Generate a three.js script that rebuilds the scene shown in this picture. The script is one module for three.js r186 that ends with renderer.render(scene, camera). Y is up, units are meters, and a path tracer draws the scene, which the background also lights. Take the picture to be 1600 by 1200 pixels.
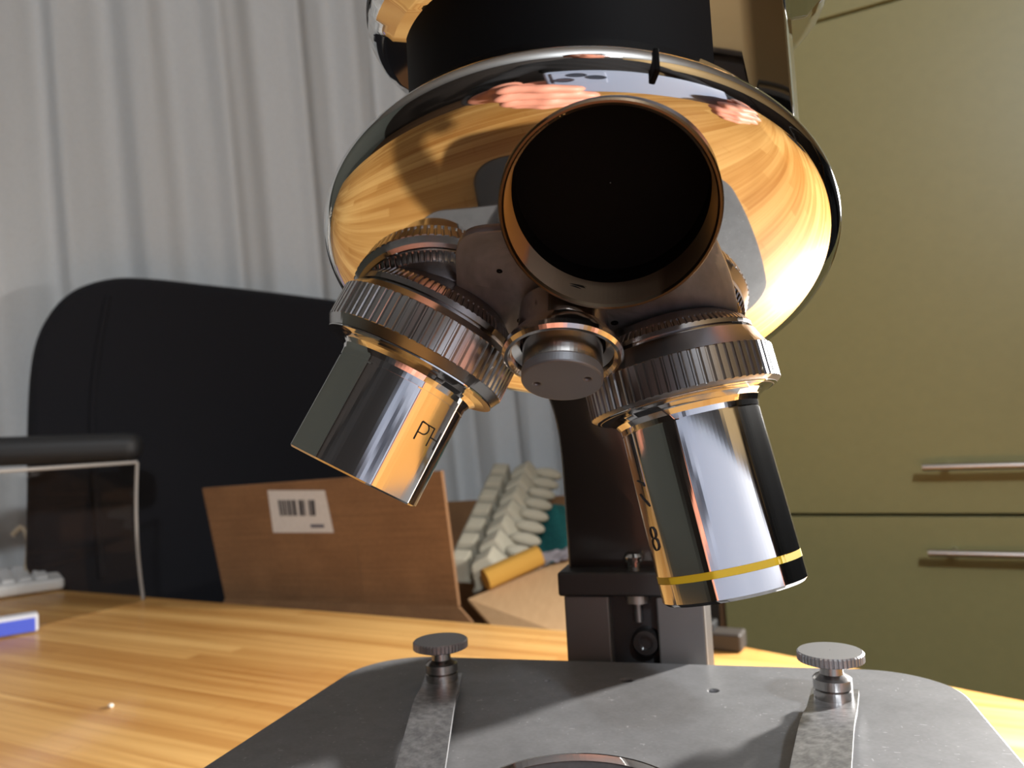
import * as THREE from 'three';
import { RoundedBoxGeometry } from 'three/addons/geometries/RoundedBoxGeometry.js';
import { mergeGeometries, toCreasedNormals } from 'three/addons/utils/BufferGeometryUtils.js';
import { MarchingCubes } from 'three/addons/objects/MarchingCubes.js';

// ---------------------------------------------------------------- camera, light, exposure
const scene = new THREE.Scene();
const CAM_Y = 0.94, DESK_Y = 0.74;
const camera = new THREE.PerspectiveCamera(53.13, 4 / 3, 0.01, 30);
camera.position.set(0, CAM_Y, 0);
camera.rotation.order = 'YXZ';
camera.rotation.set(Math.atan(0.0636), 0, -0.055);
camera.focus = 0.118;
camera.userData.fStop = 36;
camera.updateMatrixWorld(true);

const renderer = new THREE.WebGLRenderer({ antialias: true });
renderer.toneMapping = THREE.LinearToneMapping;
renderer.toneMappingExposure = 1.0;
renderer.shadowMap.enabled = true;
scene.background = new THREE.Color(0x000000);

const LAMP = new THREE.Vector3(0.68, 1.115, -0.62), LAMP_AIM = new THREE.Vector3(0.03, 0.895, -0.165);   // shaded desk lamp right of the frame, turned to the microscope
const LAMP_POWER = 9;
const GLOBE = new THREE.Vector3(0.28, 2.05, 1.30);            // opal pendant globe behind the photographer
const GLOBE_POWER = 6.8;

// ---------------------------------------------------------------- helpers
let seed = 12345;
const rnd = () => (seed = (seed * 1664525 + 1013904223) >>> 0) / 4294967296;
const V = (x, y, z) => new THREE.Vector3(x, y, z);
const FOCAL = 1200;                                          // survey of the photograph: a sight line and a distance give a place
const at = (px, py, d) => V((px - 800) / FOCAL * d, (600 - py) / FOCAL * d, -d).applyMatrix4(camera.matrixWorld);
const YAW = 28 * Math.PI / 180, CU = Math.cos(YAW), SU = Math.sin(YAW);
const room = (u, y, v) => V(CU * u + SU * v, y, SU * u - CU * v);           // u along the back wall, v away from the camera
const MYAW = 16 * Math.PI / 180, CM = Math.cos(MYAW), SM = Math.sin(MYAW);
const mic = (u, y, v) => V(CM * u + SM * v, y, SM * u - CM * v);            // the microscope's own axes
const onV = (px, py, v) => {                                                // where a sight line meets the plane v
  const o = camera.position, r = at(px, py, 1).sub(o), k = v / (SU * r.x - CU * r.z);
  return o.clone().addScaledVector(r, k);
};
const onY = (px, py, y) => { const o = camera.position, r = at(px, py, 1).sub(o); return o.clone().addScaledVector(r, (y - o.y) / r.y); };
const uOf = (p) => CU * p.x + SU * p.z, vOf = (p) => SU * p.x - CU * p.z;
const lin = (r, g, b) => new THREE.Color().setRGB(r, g, b);

const used = {};
function numbered(n) { const k = used[n] = (used[n] ?? -1) + 1; return k ? `${n}_${String(k).padStart(3, '0')}` : n; }
function mesh(name, geo, mat, parent) {
  const m = new THREE.Mesh(geo, mat); m.castShadow = m.receiveShadow = true;
  if (parent) { m.name = name; parent.add(m); } else { m.name = numbered(name); scene.add(m); }
  return m;
}
function tag(o, label, category, group) { o.userData.label = label; o.userData.category = category; if (group) o.userData.group = group; return o; }
function thing(name, label, category, pos, turn = 0, group) {
  const g = new THREE.Group(); g.name = numbered(name); g.position.copy(pos); g.rotation.y = turn; scene.add(g); g.updateMatrixWorld(true);
  return tag(g, label, category, group);
}
function struct(name, geo, mat, parent) { const m = mesh(name, geo, mat, parent); m.userData.kind = 'structure'; return m; }
// a part whose geometry is given in world metres
function wpart(name, geo, mat, parent) {
  parent.updateWorldMatrix(true, false);
  geo.applyMatrix4(parent.matrixWorld.clone().invert());
  return mesh(name, geo, mat, parent);
}
const rbox = (w, h, d, r = 0.002, s = 2) => new RoundedBoxGeometry(w, h, d, s, Math.min(r, w / 2.01, h / 2.01, d / 2.01));
const M4 = (ox, oy, oz, x, y, z) => new THREE.Matrix4().makeBasis(x, y, z).setPosition(ox, oy, oz);
const basis = (o, x, y, z) => new THREE.Matrix4().makeBasis(x, y, z).setPosition(o);
const MX = V(CM, 0, SM), MY = V(0, 1, 0), MZ = V(-SM, 0, CM);               // microscope axes; MZ points to the camera side
const RX = V(CU, 0, SU), RZ = V(-SU, 0, CU);                                // room axes; RZ points to the camera side
const micBox = (w, h, d, u, y, v, r = 0.001) => rbox(w, h, d, r).applyMatrix4(basis(mic(u, y, v), MX, MY, MZ));
const roomBox = (w, h, d, u, y, v, r = 0.002) => rbox(w, h, d, r).applyMatrix4(basis(room(u, y, v), RX, MY, RZ));
function axisMatrix(origin, dir, ref) {                                     // y runs along dir
  const y = dir.clone().normalize();
  const x = (ref || V(0, 0, 1)).clone().cross(y); if (x.length() < 1e-4) x.set(1, 0, 0); x.normalize();
  return basis(origin, x, y, x.clone().cross(y));
}
// lathe along an axis; profile rows are [s, r] (metres); a repeated row gives a sharp edge
function lathe(profile, origin, dir, k = 1, segs = 96, crease = 0.6) {
  let g = new THREE.LatheGeometry(profile.map(([s, r]) => new THREE.Vector2(Math.max(r * k, 1e-6), s * k)), segs);
  if (crease < 3) g = toCreasedNormals(g, crease);
  return g.applyMatrix4(axisMatrix(origin, dir));
}
// ring with ridges: rows [s, r, depth]; the radius drops by depth between the ridges
function knurl(rows, teeth, origin, dir, k = 1, duty = 0.6) {
  const per = 6, n = teeth * per, pos = [], idx = [];
  for (const [s, r, dp] of rows) for (let i = 0; i <= n; i++) {
    const ph = (i % per) / per, low = ph >= duty ? 1 : 0, a = i / n * Math.PI * 2, rr = (r - (dp || 0) * low) * k;
    pos.push(Math.cos(a) * rr, s * k, Math.sin(a) * rr);
  }
  for (let j = 0; j < rows.length - 1; j++) for (let i = 0; i < n; i++) {
    const a = j * (n + 1) + i, b = a + 1, c = a + n + 1, d = c + 1; idx.push(a, c, b, b, c, d);
  }
  let g = new THREE.BufferGeometry(); g.setAttribute('position', new THREE.Float32BufferAttribute(pos, 3)); g.setIndex(idx);
  g.computeVertexNormals();
  g = toCreasedNormals(g, 0.35);
  g.setAttribute('uv', new THREE.Float32BufferAttribute(new Float32Array(g.attributes.position.count * 2), 2));
  return g.applyMatrix4(axisMatrix(origin, dir));
}
function tube(points, r, segs = 24, rad = 8, closed = false) { return new THREE.TubeGeometry(new THREE.CatmullRomCurve3(points, closed, 'centripetal'), segs, r, rad, closed); }
function quadSlab(a, b, c, d, t) {                                           // a slab with corners a b c d (anticlockwise from the front), thickness t behind
  const n = b.clone().sub(a).cross(d.clone().sub(a)).normalize().multiplyScalar(-t);
  const P = [a, b, c, d, ...[a, b, c, d].map((p) => p.clone().add(n))];
  const F = [[0, 1, 2, 3], [5, 4, 7, 6], [4, 5, 1, 0], [3, 2, 6, 7], [1, 5, 6, 2], [4, 0, 3, 7]], pos = [], uv = [];
  const w = a.distanceTo(b), h = a.distanceTo(d), UV = [[0, 0], [w, 0], [w, h], [0, h]];
  for (const f of F) for (const q of [0, 1, 2, 0, 2, 3]) { pos.push(...P[f[q]].toArray()); uv.push(...UV[q]); }
  const g = new THREE.BufferGeometry(); g.setAttribute('position', new THREE.Float32BufferAttribute(pos, 3)); g.setAttribute('uv', new THREE.Float32BufferAttribute(uv, 2));
  g.computeVertexNormals(); return g;
}
function gridSurface(f, nu, nv, uvScale = [1, 1]) {
  const pos = [], uv = [], idx = [];
  for (let j = 0; j <= nv; j++) for (let i = 0; i <= nu; i++) { const p = f(i / nu, j / nv); pos.push(p.x, p.y, p.z); uv.push(i / nu * uvScale[0], j / nv * uvScale[1]); }
  for (let j = 0; j < nv; j++) for (let i = 0; i < nu; i++) { const a = j * (nu + 1) + i, b = a + 1, c = a + nu + 1, d = c + 1; idx.push(a, b, d, a, d, c); }
  const g = new THREE.BufferGeometry(); g.setAttribute('position', new THREE.Float32BufferAttribute(pos, 3)); g.setAttribute('uv', new THREE.Float32BufferAttribute(uv, 2)); g.setIndex(idx); g.computeVertexNormals(); return g;
}
// value noise
const perm = new Uint8Array(512); { const p = [...Array(256).keys()]; for (let i = 255; i > 0; i--) { const j = Math.floor(rnd() * (i + 1)); [p[i], p[j]] = [p[j], p[i]]; } for (let i = 0; i < 512; i++) perm[i] = p[i & 255]; }
function noise(x, y, wx = 256, wy = 256) {
  const xi = Math.floor(x), yi = Math.floor(y), fx = x - xi, fy = y - yi, sx = fx * fx * (3 - 2 * fx), sy = fy * fy * (3 - 2 * fy);
  const h = (a, b) => perm[perm[((a % wx) + wx) % wx & 255] + (((b % wy) + wy) % wy & 255)] / 255;
  const a = h(xi, yi), b = h(xi + 1, yi), c = h(xi, yi + 1), d = h(xi + 1, yi + 1);
  return a + (b - a) * sx + (c - a) * sy + (a - b - c + d) * sx * sy;
}
function texture(w, h, f, srgb = true, repeat = [1, 1]) {
  const data = new Uint8Array(w * h * 4);
  for (let y = 0; y < h; y++) for (let x = 0; x < w; x++) { const c = f(x / w, y / h), i = (y * w + x) * 4; data[i] = c[0] * 255; data[i + 1] = c[1] * 255; data[i + 2] = c[2] * 255; data[i + 3] = 255; }
  const t = new THREE.DataTexture(data, w, h); t.wrapS = t.wrapT = THREE.RepeatWrapping; t.magFilter = THREE.LinearFilter; t.minFilter = THREE.LinearMipmapLinearFilter; t.generateMipmaps = true;
  if (srgb) t.colorSpace = THREE.SRGBColorSpace; t.repeat.set(...repeat); t.needsUpdate = true; return t;
}
const clamp = (x) => Math.max(0, Math.min(1, x)), mix = (a, b, t) => a + (b - a) * t, mix3 = (a, b, t) => [mix(a[0], b[0], t), mix(a[1], b[1], t), mix(a[2], b[2], t)];
const std = (o) => new THREE.MeshStandardMaterial(o), phy = (o) => new THREE.MeshPhysicalMaterial(o);

// ---------------------------------------------------------------- materials
// bamboo desk: long strips along u with fine fibres; the map covers 1.28 m x 0.64 m
const bambooMap = texture(2048, 1024, (x, y) => {
  const row = Math.floor(y * 40), off = perm[row * 7 & 255] / 255, seg = Math.floor(x * 2 + off * 2) % 2, tone = perm[row * 13 + seg * 57 & 255] / 255;
  const fibre = noise(x * 14 + row * 31, y * 560, 256, 256), mid = noise(x * 7 + row * 3, y * 150), broad = noise(x * 5, y * 22, 5, 22);
  let k = 0.30 * tone + 0.22 * fibre + 0.22 * mid + 0.32 * broad;
  const node = Math.abs(((x * 4 + off * 3.7) % 1) - 0.5) < 0.004 ? 0.12 : 0;
  return mix3([0.91, 0.72, 0.44], [0.67, 0.44, 0.19], clamp((k - 0.53) * 1.7 + 0.45 + node));
}, true, [1 / 1.28, 1 / 0.64]);
const bamboo = phy({ map: bambooMap, roughness: 0.45, clearcoat: 0.22, clearcoatRoughness: 0.2 });
const speckle = (a, b, n, pw, scale) => texture(512, 512, (x, y) => { const k = 0.55 * noise(x * n, y * n, n, n) + 0.3 * noise(x * n * 3.0, y * n * 3, n * 3, n * 3) + 0.15 * noise(x * n * 8, y * n * 8); return mix3(a, b, Math.pow(clamp(k), pw)); }, true, [scale, scale]);
const chrome = std({ color: lin(0.72, 0.715, 0.70), metalness: 1, roughness: 0.045 });
const wornMap = texture(512, 512, (x, y) => { const k = 0.5 * noise(x * 40, y * 40, 40, 40) + 0.3 * noise(x * 130, y * 130, 130, 130) + 0.2 * noise(x * 9, y * 9, 9, 9); const v = 0.22 + 0.28 * k; return [v, v, v]; }, false);
const satinChrome = std({ color: lin(0.66, 0.64, 0.62), metalness: 1, roughness: 0.16 });
const objectiveChrome = std({ color: lin(0.74, 0.735, 0.73), metalness: 1, roughness: 0.10 });
const darkSteel = std({ color: lin(0.30, 0.28, 0.27), metalness: 1, roughness: 0.26 });
const ringSteel = std({ color: lin(0.46, 0.45, 0.44), metalness: 1, roughness: 0.24 });
const greyCastMap = speckle([0.50, 0.51, 0.53], [0.60, 0.61, 0.63], 30, 1, 1);
const plateGrey = std({ map: greyCastMap, metalness: 0.75, roughness: 0.42 });
const turretGrey = std({ map: speckle([0.42, 0.43, 0.44], [0.56, 0.57, 0.585], 26, 1, 1), metalness: 0.35, roughness: 0.42 });
const darkBrass = std({ color: lin(0.14, 0.10, 0.065), metalness: 1, roughness: 0.32 });
const blackInside = phy({ color: lin(0.005, 0.005, 0.005), roughness: 0.8, specularIntensity: 0.15 });
const blackEnamel = phy({ color: lin(0.012, 0.011, 0.011), roughness: 0.35, clearcoat: 1, clearcoatRoughness: 0.12 });
const blackSatin = std({ color: lin(0.02, 0.02, 0.021), roughness: 0.45 });
const stageMap = texture(1024, 1024, (x, y) => {
  const broad = noise(x * 9, y * 9, 9, 9), mid = noise(x * 40, y * 40, 40, 40), fine = noise(x * 200, y * 200), sp = noise(x * 150 + 7, y * 150 + 3);
  const dust = sp > 0.93 && broad > 0.45 ? 0.14 : 0, v = 0.38 + 0.04 * broad + 0.03 * mid + 0.03 * fine + dust; return [v, v, v * 1.01];
}, true, [1 / 0.1, 1 / 0.1]);
const stagePaint = std({ map: stageMap, roughness: 0.47, metalness: 0.0 });
const columnGrey = std({ color: lin(0.16, 0.16, 0.16), roughness: 0.42, metalness: 0.6 });
const clipSteelMap = texture(256, 512, (x, y) => { const k = 0.5 * noise(x * 20, y * 40, 20, 40) + 0.3 * noise(x * 60 + y * 30, y * 90) + 0.2 * noise(x * 5, y * 9, 5, 9), v = 0.50 + 0.28 * k; return [v, v, v * 1.01]; }, true, [1 / 0.02, 1 / 0.04]);
const clipSteel = std({ map: clipSteelMap, metalness: 0.85, roughness: 0.38 });
const knobSteel = std({ map: clipSteelMap, metalness: 0.75, roughness: 0.45 });
const yellowPaint = std({ color: lin(0.62, 0.46, 0.02), roughness: 0.5 });
const engraving = std({ color: lin(0.012, 0.012, 0.014), roughness: 0.6 });
const lensGlass = phy({ color: lin(0.03, 0.035, 0.05), roughness: 0.05, clearcoat: 1 });

// ---------------------------------------------------------------- room shell
const wallPaint = std({ map: speckle([0.60, 0.50, 0.34], [0.64, 0.53, 0.37], 12, 1, 0.5), roughness: 0.9 });
const darkWall = std({ map: speckle([0.15, 0.12, 0.10], [0.19, 0.15, 0.12], 12, 1, 0.5), roughness: 0.85 });
const ceilingPaint = std({ color: lin(0.45, 0.44, 0.43), roughness: 0.95 });
const floorMap = texture(512, 512, (x, y) => { const r = Math.floor(y * 6), k = 0.5 * perm[r * 17 & 255] / 255 + 0.5 * noise(x * 6, y * 90, 6, 90); return mix3([0.42, 0.30, 0.20], [0.28, 0.19, 0.12], k); }, true, [0.8, 0.8]);
const U0 = -2.3, U1 = 1.9, W0 = -2.0, W1 = 2.25, CEIL = 2.5;
const UM = (U0 + U1) / 2, WM = (W0 + W1) / 2, UL = U1 - U0, WL = W1 - W0;
struct('floor', roomBox(UL + 0.2, 0.1, WL + 0.2, UM, -0.05, WM), std({ map: floorMap, roughness: 0.6 }));
struct('ceiling', roomBox(UL + 0.2, 0.1, WL + 0.2, UM, CEIL + 0.05, WM), ceilingPaint);
struct('wall_back', roomBox(UL + 0.2, CEIL, 0.1, UM, CEIL / 2, W1 + 0.05), wallPaint);
struct('wall_front', roomBox(UL + 0.2, CEIL, 0.1, UM, CEIL / 2, W0 - 0.05), darkWall);
struct('wall_left', roomBox(0.1, CEIL, WL, U0 - 0.05, CEIL / 2, WM), std({ map: speckle([0.40, 0.41, 0.38], [0.44, 0.45, 0.42], 12, 1, 0.5), roughness: 0.9 }));
struct('wall_right', roomBox(0.1, CEIL, WL, U1 + 0.05, CEIL / 2, WM), std({ map: speckle([0.66, 0.54, 0.36], [0.70, 0.57, 0.39], 12, 1, 0.5), roughness: 0.85 }));

{ // dark sideboard along the right wall, mirrored in the barrels
  const sb = thing('sideboard', 'dark brown sideboard with four doors along the right wall', 'sideboard', room(1.68, 0, 0), -YAW), wood = std({ map: speckle([0.13, 0.095, 0.075], [0.17, 0.125, 0.10], 20, 1, 1), roughness: 0.5 });
  wpart('body', roomBox(0.42, 1.2, 2.2, 1.68, 0.63, 0, 0.006), wood, sb);
  wpart('top', roomBox(0.45, 0.03, 2.24, 1.67, 1.246, 0, 0.004), wood, sb);
  for (let i = 0; i < 4; i++) { const d = wpart('door', roomBox(0.018, 1.1, 0.53, 1.460, 0.64, -0.825 + i * 0.55, 0.004), wood, sb); wpart('knob', new THREE.SphereGeometry(0.014, 16, 12).applyMatrix4(basis(room(1.440, 0.75, -0.62 + i * 0.55), RX, MY, RZ)), darkSteel, d); }
  for (const v of [-1.0, 1.0]) wpart('foot', roomBox(0.36, 0.03, 0.06, 1.68, 0.015, v, 0.003), wood, sb);
}
// ---------------------------------------------------------------- desk
{
  const desk = thing('desk', 'wide bamboo desk with long streaky strips carrying the microscope', 'desk', room(-0.4, 0, 0.3), -YAW);
  const outline = [[-1.36, -0.27], [0.80, -0.27], [0.80, 0.36], [0.044, 0.628], [-0.172, 0.708], [-1.36, 0.714]];
  const sh = new THREE.Shape(outline.map(([u, v]) => new THREE.Vector2(u, v)));
  const g = new THREE.ExtrudeGeometry(sh, { depth: 0.026, bevelEnabled: true, bevelSize: 0.002, bevelThickness: 0.002, bevelSegments: 2 });
  g.applyMatrix4(basis(room(0, DESK_Y - 0.028, 0), RX, RZ.clone().negate(), MY));     // shape x -> u, shape y -> v, depth -> up
  wpart('desktop', g, bamboo, desk);
  const legMat = std({ color: lin(0.05, 0.05, 0.055), roughness: 0.5, metalness: 0.3 });
  for (const [u, v] of [[-1.29, -0.2], [0.72, -0.2], [-1.29, 0.60], [0.66, 0.34]]) wpart('leg', roomBox(0.05, DESK_Y - 0.03, 0.05, u, (DESK_Y - 0.03) / 2, v, 0.004), legMat, desk);
  wpart('apron', roomBox(1.9, 0.06, 0.02, -0.4, DESK_Y - 0.062, 0.3, 0.003), legMat, desk);
}

// ---------------------------------------------------------------- microscope
const AX = -0.028;                                             // its plane of symmetry
const STAGE_Y = CAM_Y - 0.0576;
const scope = thing('microscope', 'black and chrome laboratory microscope with two objectives and an empty port', 'microscope', mic(AX, DESK_Y, 0.15), -MYAW);
const pitch = (deg, yaw = 0) => { const a = deg * Math.PI / 180, b = yaw * Math.PI / 180; return MZ.clone().multiplyScalar(Math.cos(b)).addScaledVector(MX, Math.sin(b)).multiplyScalar(Math.cos(a)).add(V(0, -Math.sin(a), 0)); };
{ // foot and lower column (below and behind the frame)
  const sh = new THREE.Shape(); const w = 0.075, l = 0.115, r = 0.03;
  sh.moveTo(-w + r, -l); sh.lineTo(w - r, -l); sh.quadraticCurveTo(w, -l, w, -l + r); sh.lineTo(w * 0.8, l - r); sh.quadraticCurveTo(w * 0.8, l, w * 0.5, l); sh.lineTo(-w * 0.5, l); sh.quadraticCurveTo(-w * 0.8, l, -w * 0.8, l - r); sh.lineTo(-w, -l + r); sh.quadraticCurveTo(-w, -l, -w + r, -l);
  const g = new THREE.ExtrudeGeometry(sh, { depth: 0.03, bevelEnabled: true, bevelSize: 0.003, bevelThickness: 0.003, bevelSegments: 3 }).applyMatrix4(basis(mic(AX, DESK_Y + 0.003, 0.15), MX, MZ.clone().negate(), MY));
  wpart('foot', g, blackEnamel, scope);
}
{ // column with two grey rails and a dark channel
  const bot = DESK_Y + 0.03, top = CAM_Y - 0.0425, h = top - bot, front = 0.196;
  wpart('column', micBox(0.035, h, 0.03, AX, (bot + top) / 2, front + 0.0195, 0.001), blackSatin, scope);
  for (const s of [-1, 1]) wpart('guide_rail', micBox(0.0116, h, 0.005, AX + s * 0.0117, (bot + top) / 2, front + 0.0025, 0.0006), columnGrey, scope);
  const plate = wpart('bracket_plate', micBox(0.0375, 0.0062, 0.034, AX, CAM_Y - 0.0395, front + 0.016, 0.0008), blackSatin, scope);
  const screw = (p, r, h) => mergeGeometries([lathe([[0, 0], [0, r * 0.7], [h * 0.5, r * 0.7], [h * 0.5, r], [h * 0.8, r], [h, r * 0.75], [h, 0]], p, V(0, 1, 0), 1, 24)]);
  const sp = mic(AX + 0.0005, CAM_Y - 0.0365, front + 0.004);
  wpart('screw', screw(sp, 0.0025, 0.004), chrome, scope);
  { // hanging nut and bolt in the channel
    const p = mic(AX + 0.001, CAM_Y - 0.0425, front + 0.003);
    const nut = new THREE.CylinderGeometry(0.0031, 0.0031, 0.0022, 6).translate(p.x, p.y - 0.0011, p.z);
    wpart('nut', nut, std({ color: lin(0.45, 0.45, 0.43), metalness: 0.8, roughness: 0.4 }), scope);
    wpart('bolt', new THREE.CylinderGeometry(0.0011, 0.0011, 0.005, 16).translate(p.x, p.y - 0.0045, p.z), std({ color: lin(0.3, 0.3, 0.3), metalness: 0.9, roughness: 0.35 }), scope);
    const q = mic(AX + 0.0025, CAM_Y - 0.0545, front + 0.0048);
    wpart('cap_screw', lathe([[0, 0.0036], [0.0025, 0.0036], [0.0034, 0.003], [0.0034, 0.0018], [0.0022, 0.0016], [0.0022, 0]], q, MZ, 1, 32), blackEnamel, scope);
  }
}
{ // arm: rises behind the nosepiece and carries the head
  const y0 = CAM_Y - 0.0365, sh = new THREE.Shape();
  sh.moveTo(-0.0158, y0); sh.lineTo(-0.0160, y0 + 0.020); sh.bezierCurveTo(-0.0161, y0 + 0.036, -0.017, y0 + 0.042, -0.0202, y0 + 0.049); sh.bezierCurveTo(-0.024, y0 + 0.057, -0.026, y0 + 0.065, -0.026, y0 + 0.08);
  sh.lineTo(-0.026, y0 + 0.20); sh.lineTo(0.026, y0 + 0.20); sh.lineTo(0.026, y0 + 0.08); sh.bezierCurveTo(0.026, y0 + 0.065, 0.024, y0 + 0.057, 0.0202, y0 + 0.049); sh.bezierCurveTo(0.017, y0 + 0.042, 0.0161, y0 + 0.036, 0.0160, y0 + 0.020); sh.lineTo(0.0158, y0);
  const g = new THREE.ExtrudeGeometry(sh, { depth: 0.024, bevelEnabled: true, bevelSize: 0.0015, bevelThickness: 0.0015, bevelSegments: 3, curveSegments: 24 });
  wpart('arm', toCreasedNormals(g, 0.5).applyMatrix4(basis(mic(AX, 0, 0.2275), MX, MY, MZ)), blackEnamel, scope);
}
// stage plate
{
  const sh = new THREE.Shape(), x0 = -0.097, x1 = 0.0405, y1 = 0.1915, y0 = 0.096, r = 0.017;
  sh.moveTo(x0 + r, y0); sh.lineTo(x1 - r, y0); sh.absarc(x1 - r, y0 + r, r, -Math.PI / 2, 0); sh.lineTo(x1, y1 - r); sh.absarc(x1 - r, y1 - r, r, 0, Math.PI / 2); sh.lineTo(x0 + r, y1); sh.absarc(x0 + r, y1 - r, r, Math.PI / 2, Math.PI); sh.lineTo(x0, y0 + r); sh.absarc(x0 + r, y0 + r, r, Math.PI, Math.PI * 1.5);
  for (const [u, v, q] of [[AX, 0.1195, 0.0186], [-0.046, 0.176, 0.0010], [-0.0279, 0.1785, 0.0018], [-0.0086, 0.1735, 0.0014]]) { const hp = new THREE.Path(); hp.absarc(u, v, q, 0, Math.PI * 2); sh.holes.push(hp); }
  const g = new THREE.ExtrudeGeometry(sh, { depth: 0.0062, bevelEnabled: true, bevelSize: 0.0004, bevelThickness: 0.0004, bevelSegments: 2, curveSegments: 32 }).applyMatrix4(basis(mic(0, STAGE_Y - 0.0066, 0), MX, MZ.clone().negate(), MY));
  const stage = wpart('stage', g, stagePaint, scope);
  wpart('aperture_rim', lathe([[-0.0010, 0.0185], [0.0001, 0.0184], [0.0001, 0.0180], [-0.0010, 0.0178]], mic(AX, STAGE_Y, 0.1195), V(0, 1, 0), 1, 96), satinChrome, stage);
  wpart('added_dark_liner', lathe([[-0.0062, 0.0183], [-0.0010, 0.0183]], mic(AX, STAGE_Y, 0.1195), V(0, 1, 0), 1, 96), blackInside, stage);  // black liner added over the grey wall, paints the shade inside the hole
  for (const [u, v, q] of [[-0.046, 0.176, 0.0010], [-0.0279, 0.1785, 0.0018], [-0.0086, 0.1735, 0.0014]]) wpart('screw_hole', lathe([[-0.005, q * 0.98], [-0.0002, q * 0.98], [-0.0002, q * 0.9], [-0.005, q * 0.9]], mic(u, STAGE_Y, v), V(0, 1, 0), 1, 24), chrome, stage);
  wpart('added_condenser', lathe([[-0.050, 0.016], [-0.016, 0.020], [-0.010, 0.020], [-0.010, 0.010], [-0.012, 0.0001]], mic(AX, STAGE_Y, 0.1195), V(0, 1, 0), 1, 64), blackSatin, scope);  // added black body under the stage, keeps the view through the hole dark
  wpart('stage_bracket', micBox(0.034, 0.02, 0.05, AX, STAGE_Y - 0.0175, 0.175, 0.002), blackSatin, scope);
}
// stage clips: a springy strip under a knurled thumb screw
function stageClip(u, v, lean, label) {
  const y = STAGE_Y + 0.0004, d = V(lean, 0, -1);
  const w = 0.0044, strip = (f) => gridSurface((s, t) => { const q = f(t); return mic(u + (s - 0.5) * 2 * w + q[0], y + q[1], v + q[2]); }, 4, 40, [0.0088, 0.08]);
  const path = (t) => { const L = -0.005 + t * 0.075, k = L < 0.006 ? 0.0026 : L < 0.02 ? 0.0026 + 0.0016 * Math.sin((L - 0.006) / 0.014 * Math.PI / 2) : 0.0042 - 0.0034 * Math.min(1, (L - 0.02) / 0.045); return [lean * L, k, -L]; };
  const top = strip(path), th = 0.0011;
  const bottom = strip((t) => { const q = path(t); return [q[0], q[1] - th, q[2]]; });
  const ib = bottom.index.array; for (let i = 0; i < ib.length; i += 3) [ib[i], ib[i + 1]] = [ib[i + 1], ib[i]]; bottom.computeVertexNormals();
  const side = (s) => gridSurface((a, t) => { const q = path(t); return mic(u + s * w + q[0], y + q[1] - a * th, v + q[2]); }, 1, 40);
  const cap = gridSurface((a, b) => { const q = path(b > 0.5 ? 0 : 0); return mic(u + (a - 0.5) * 2 * w + q[0], y + q[1] - b * th, v + q[2]); }, 4, 1);
  const clip = wpart('stage_clip', mergeGeometries([top, bottom, side(-1), side(1), cap]), clipSteel, scope);
  clip.userData.label = label;
  const p = mic(u, y + 0.0026, v), up = V(0, 1, 0);
  wpart('clip_post', lathe([[-0.0028, 0.0030], [-0.0002, 0.0030]], p, up, 1, 32), darkSteel, clip);
  wpart('collar', lathe([[-0.0001, 0.0036], [0.0016, 0.0036], [0.0018, 0.0032], [0.0020, 0.0036], [0.0037, 0.0036], [0.0041, 0.0032], [0.0046, 0.0022], [0.0060, 0.0021], [0.0072, 0.0027]], p, up, 1, 48, 0.4), ringSteel, clip);
  wpart('thumb_screw', knurl([[0.0068, 0.0001], [0.0068, 0.0052, 0], [0.0072, 0.0062, 0.0003], [0.0086, 0.0062, 0.0003], [0.0089, 0.0059, 0], [0.0090, 0.0001]], 46, p, up, 1), knobSteel, clip);
  return clip;
}
stageClip(-0.0675, 0.165, 0.30, 'left stage clip');
stageClip(0.0146, 0.1635, -0.17, 'right stage clip');

// nosepiece: a chrome bowl leaning towards the camera, a wide port cut into its upper half
const DOME = { A: pitch(63.3, 4.1), c: at(899.4, 415.6, 0.1261), a: 0.04065, b: 0.0097 };
const PORT = { c: at(951, 333, 0.0995), H: pitch(38.75, 4.4), R: 0.01452 };
const inPort = (p) => { const q = p.clone().sub(PORT.c), s = q.dot(PORT.H); return s < 0.004 && s > -0.03 && q.addScaledVector(PORT.H, -s).length() < PORT.R * 0.955; };
function cutPort(g) {                                            // drop the triangles inside the port
  if (g.index) g = g.toNonIndexed();
  const keep = [], P = g.attributes.position;
  for (let i = 0; i < P.count; i += 3) { const m = V(0, 0, 0); for (let k = 0; k < 3; k++) m.add(V(P.getX(i + k), P.getY(i + k), P.getZ(i + k))); if (!inPort(m.divideScalar(3))) keep.push(i, i + 1, i + 2); }
  const o = new THREE.BufferGeometry();
  for (const n of ['position', 'normal', 'uv']) { const A = g.attributes[n], d = new Float32Array(keep.length * A.itemSize); keep.forEach((v, k) => { for (let e = 0; e < A.itemSize; e++) d[k * A.itemSize + e] = A.array[v * A.itemSize + e]; }); o.setAttribute(n, new THREE.BufferAttribute(d, A.itemSize)); }
  return o;
}
const domeX = V(1, 0, 0).addScaledVector(DOME.A, -DOME.A.x).normalize(), domeY = DOME.A.clone().cross(domeX);   // in the rim plane
const domePoint = (x, y, lift = 0) => { const k = Math.sqrt(Math.max(0, 1 - (x * x + y * y) / DOME.a ** 2)), z = DOME.b * k; return DOME.c.clone().addScaledVector(domeX, x).addScaledVector(domeY, y).addScaledVector(DOME.A, z + lift); };
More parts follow.
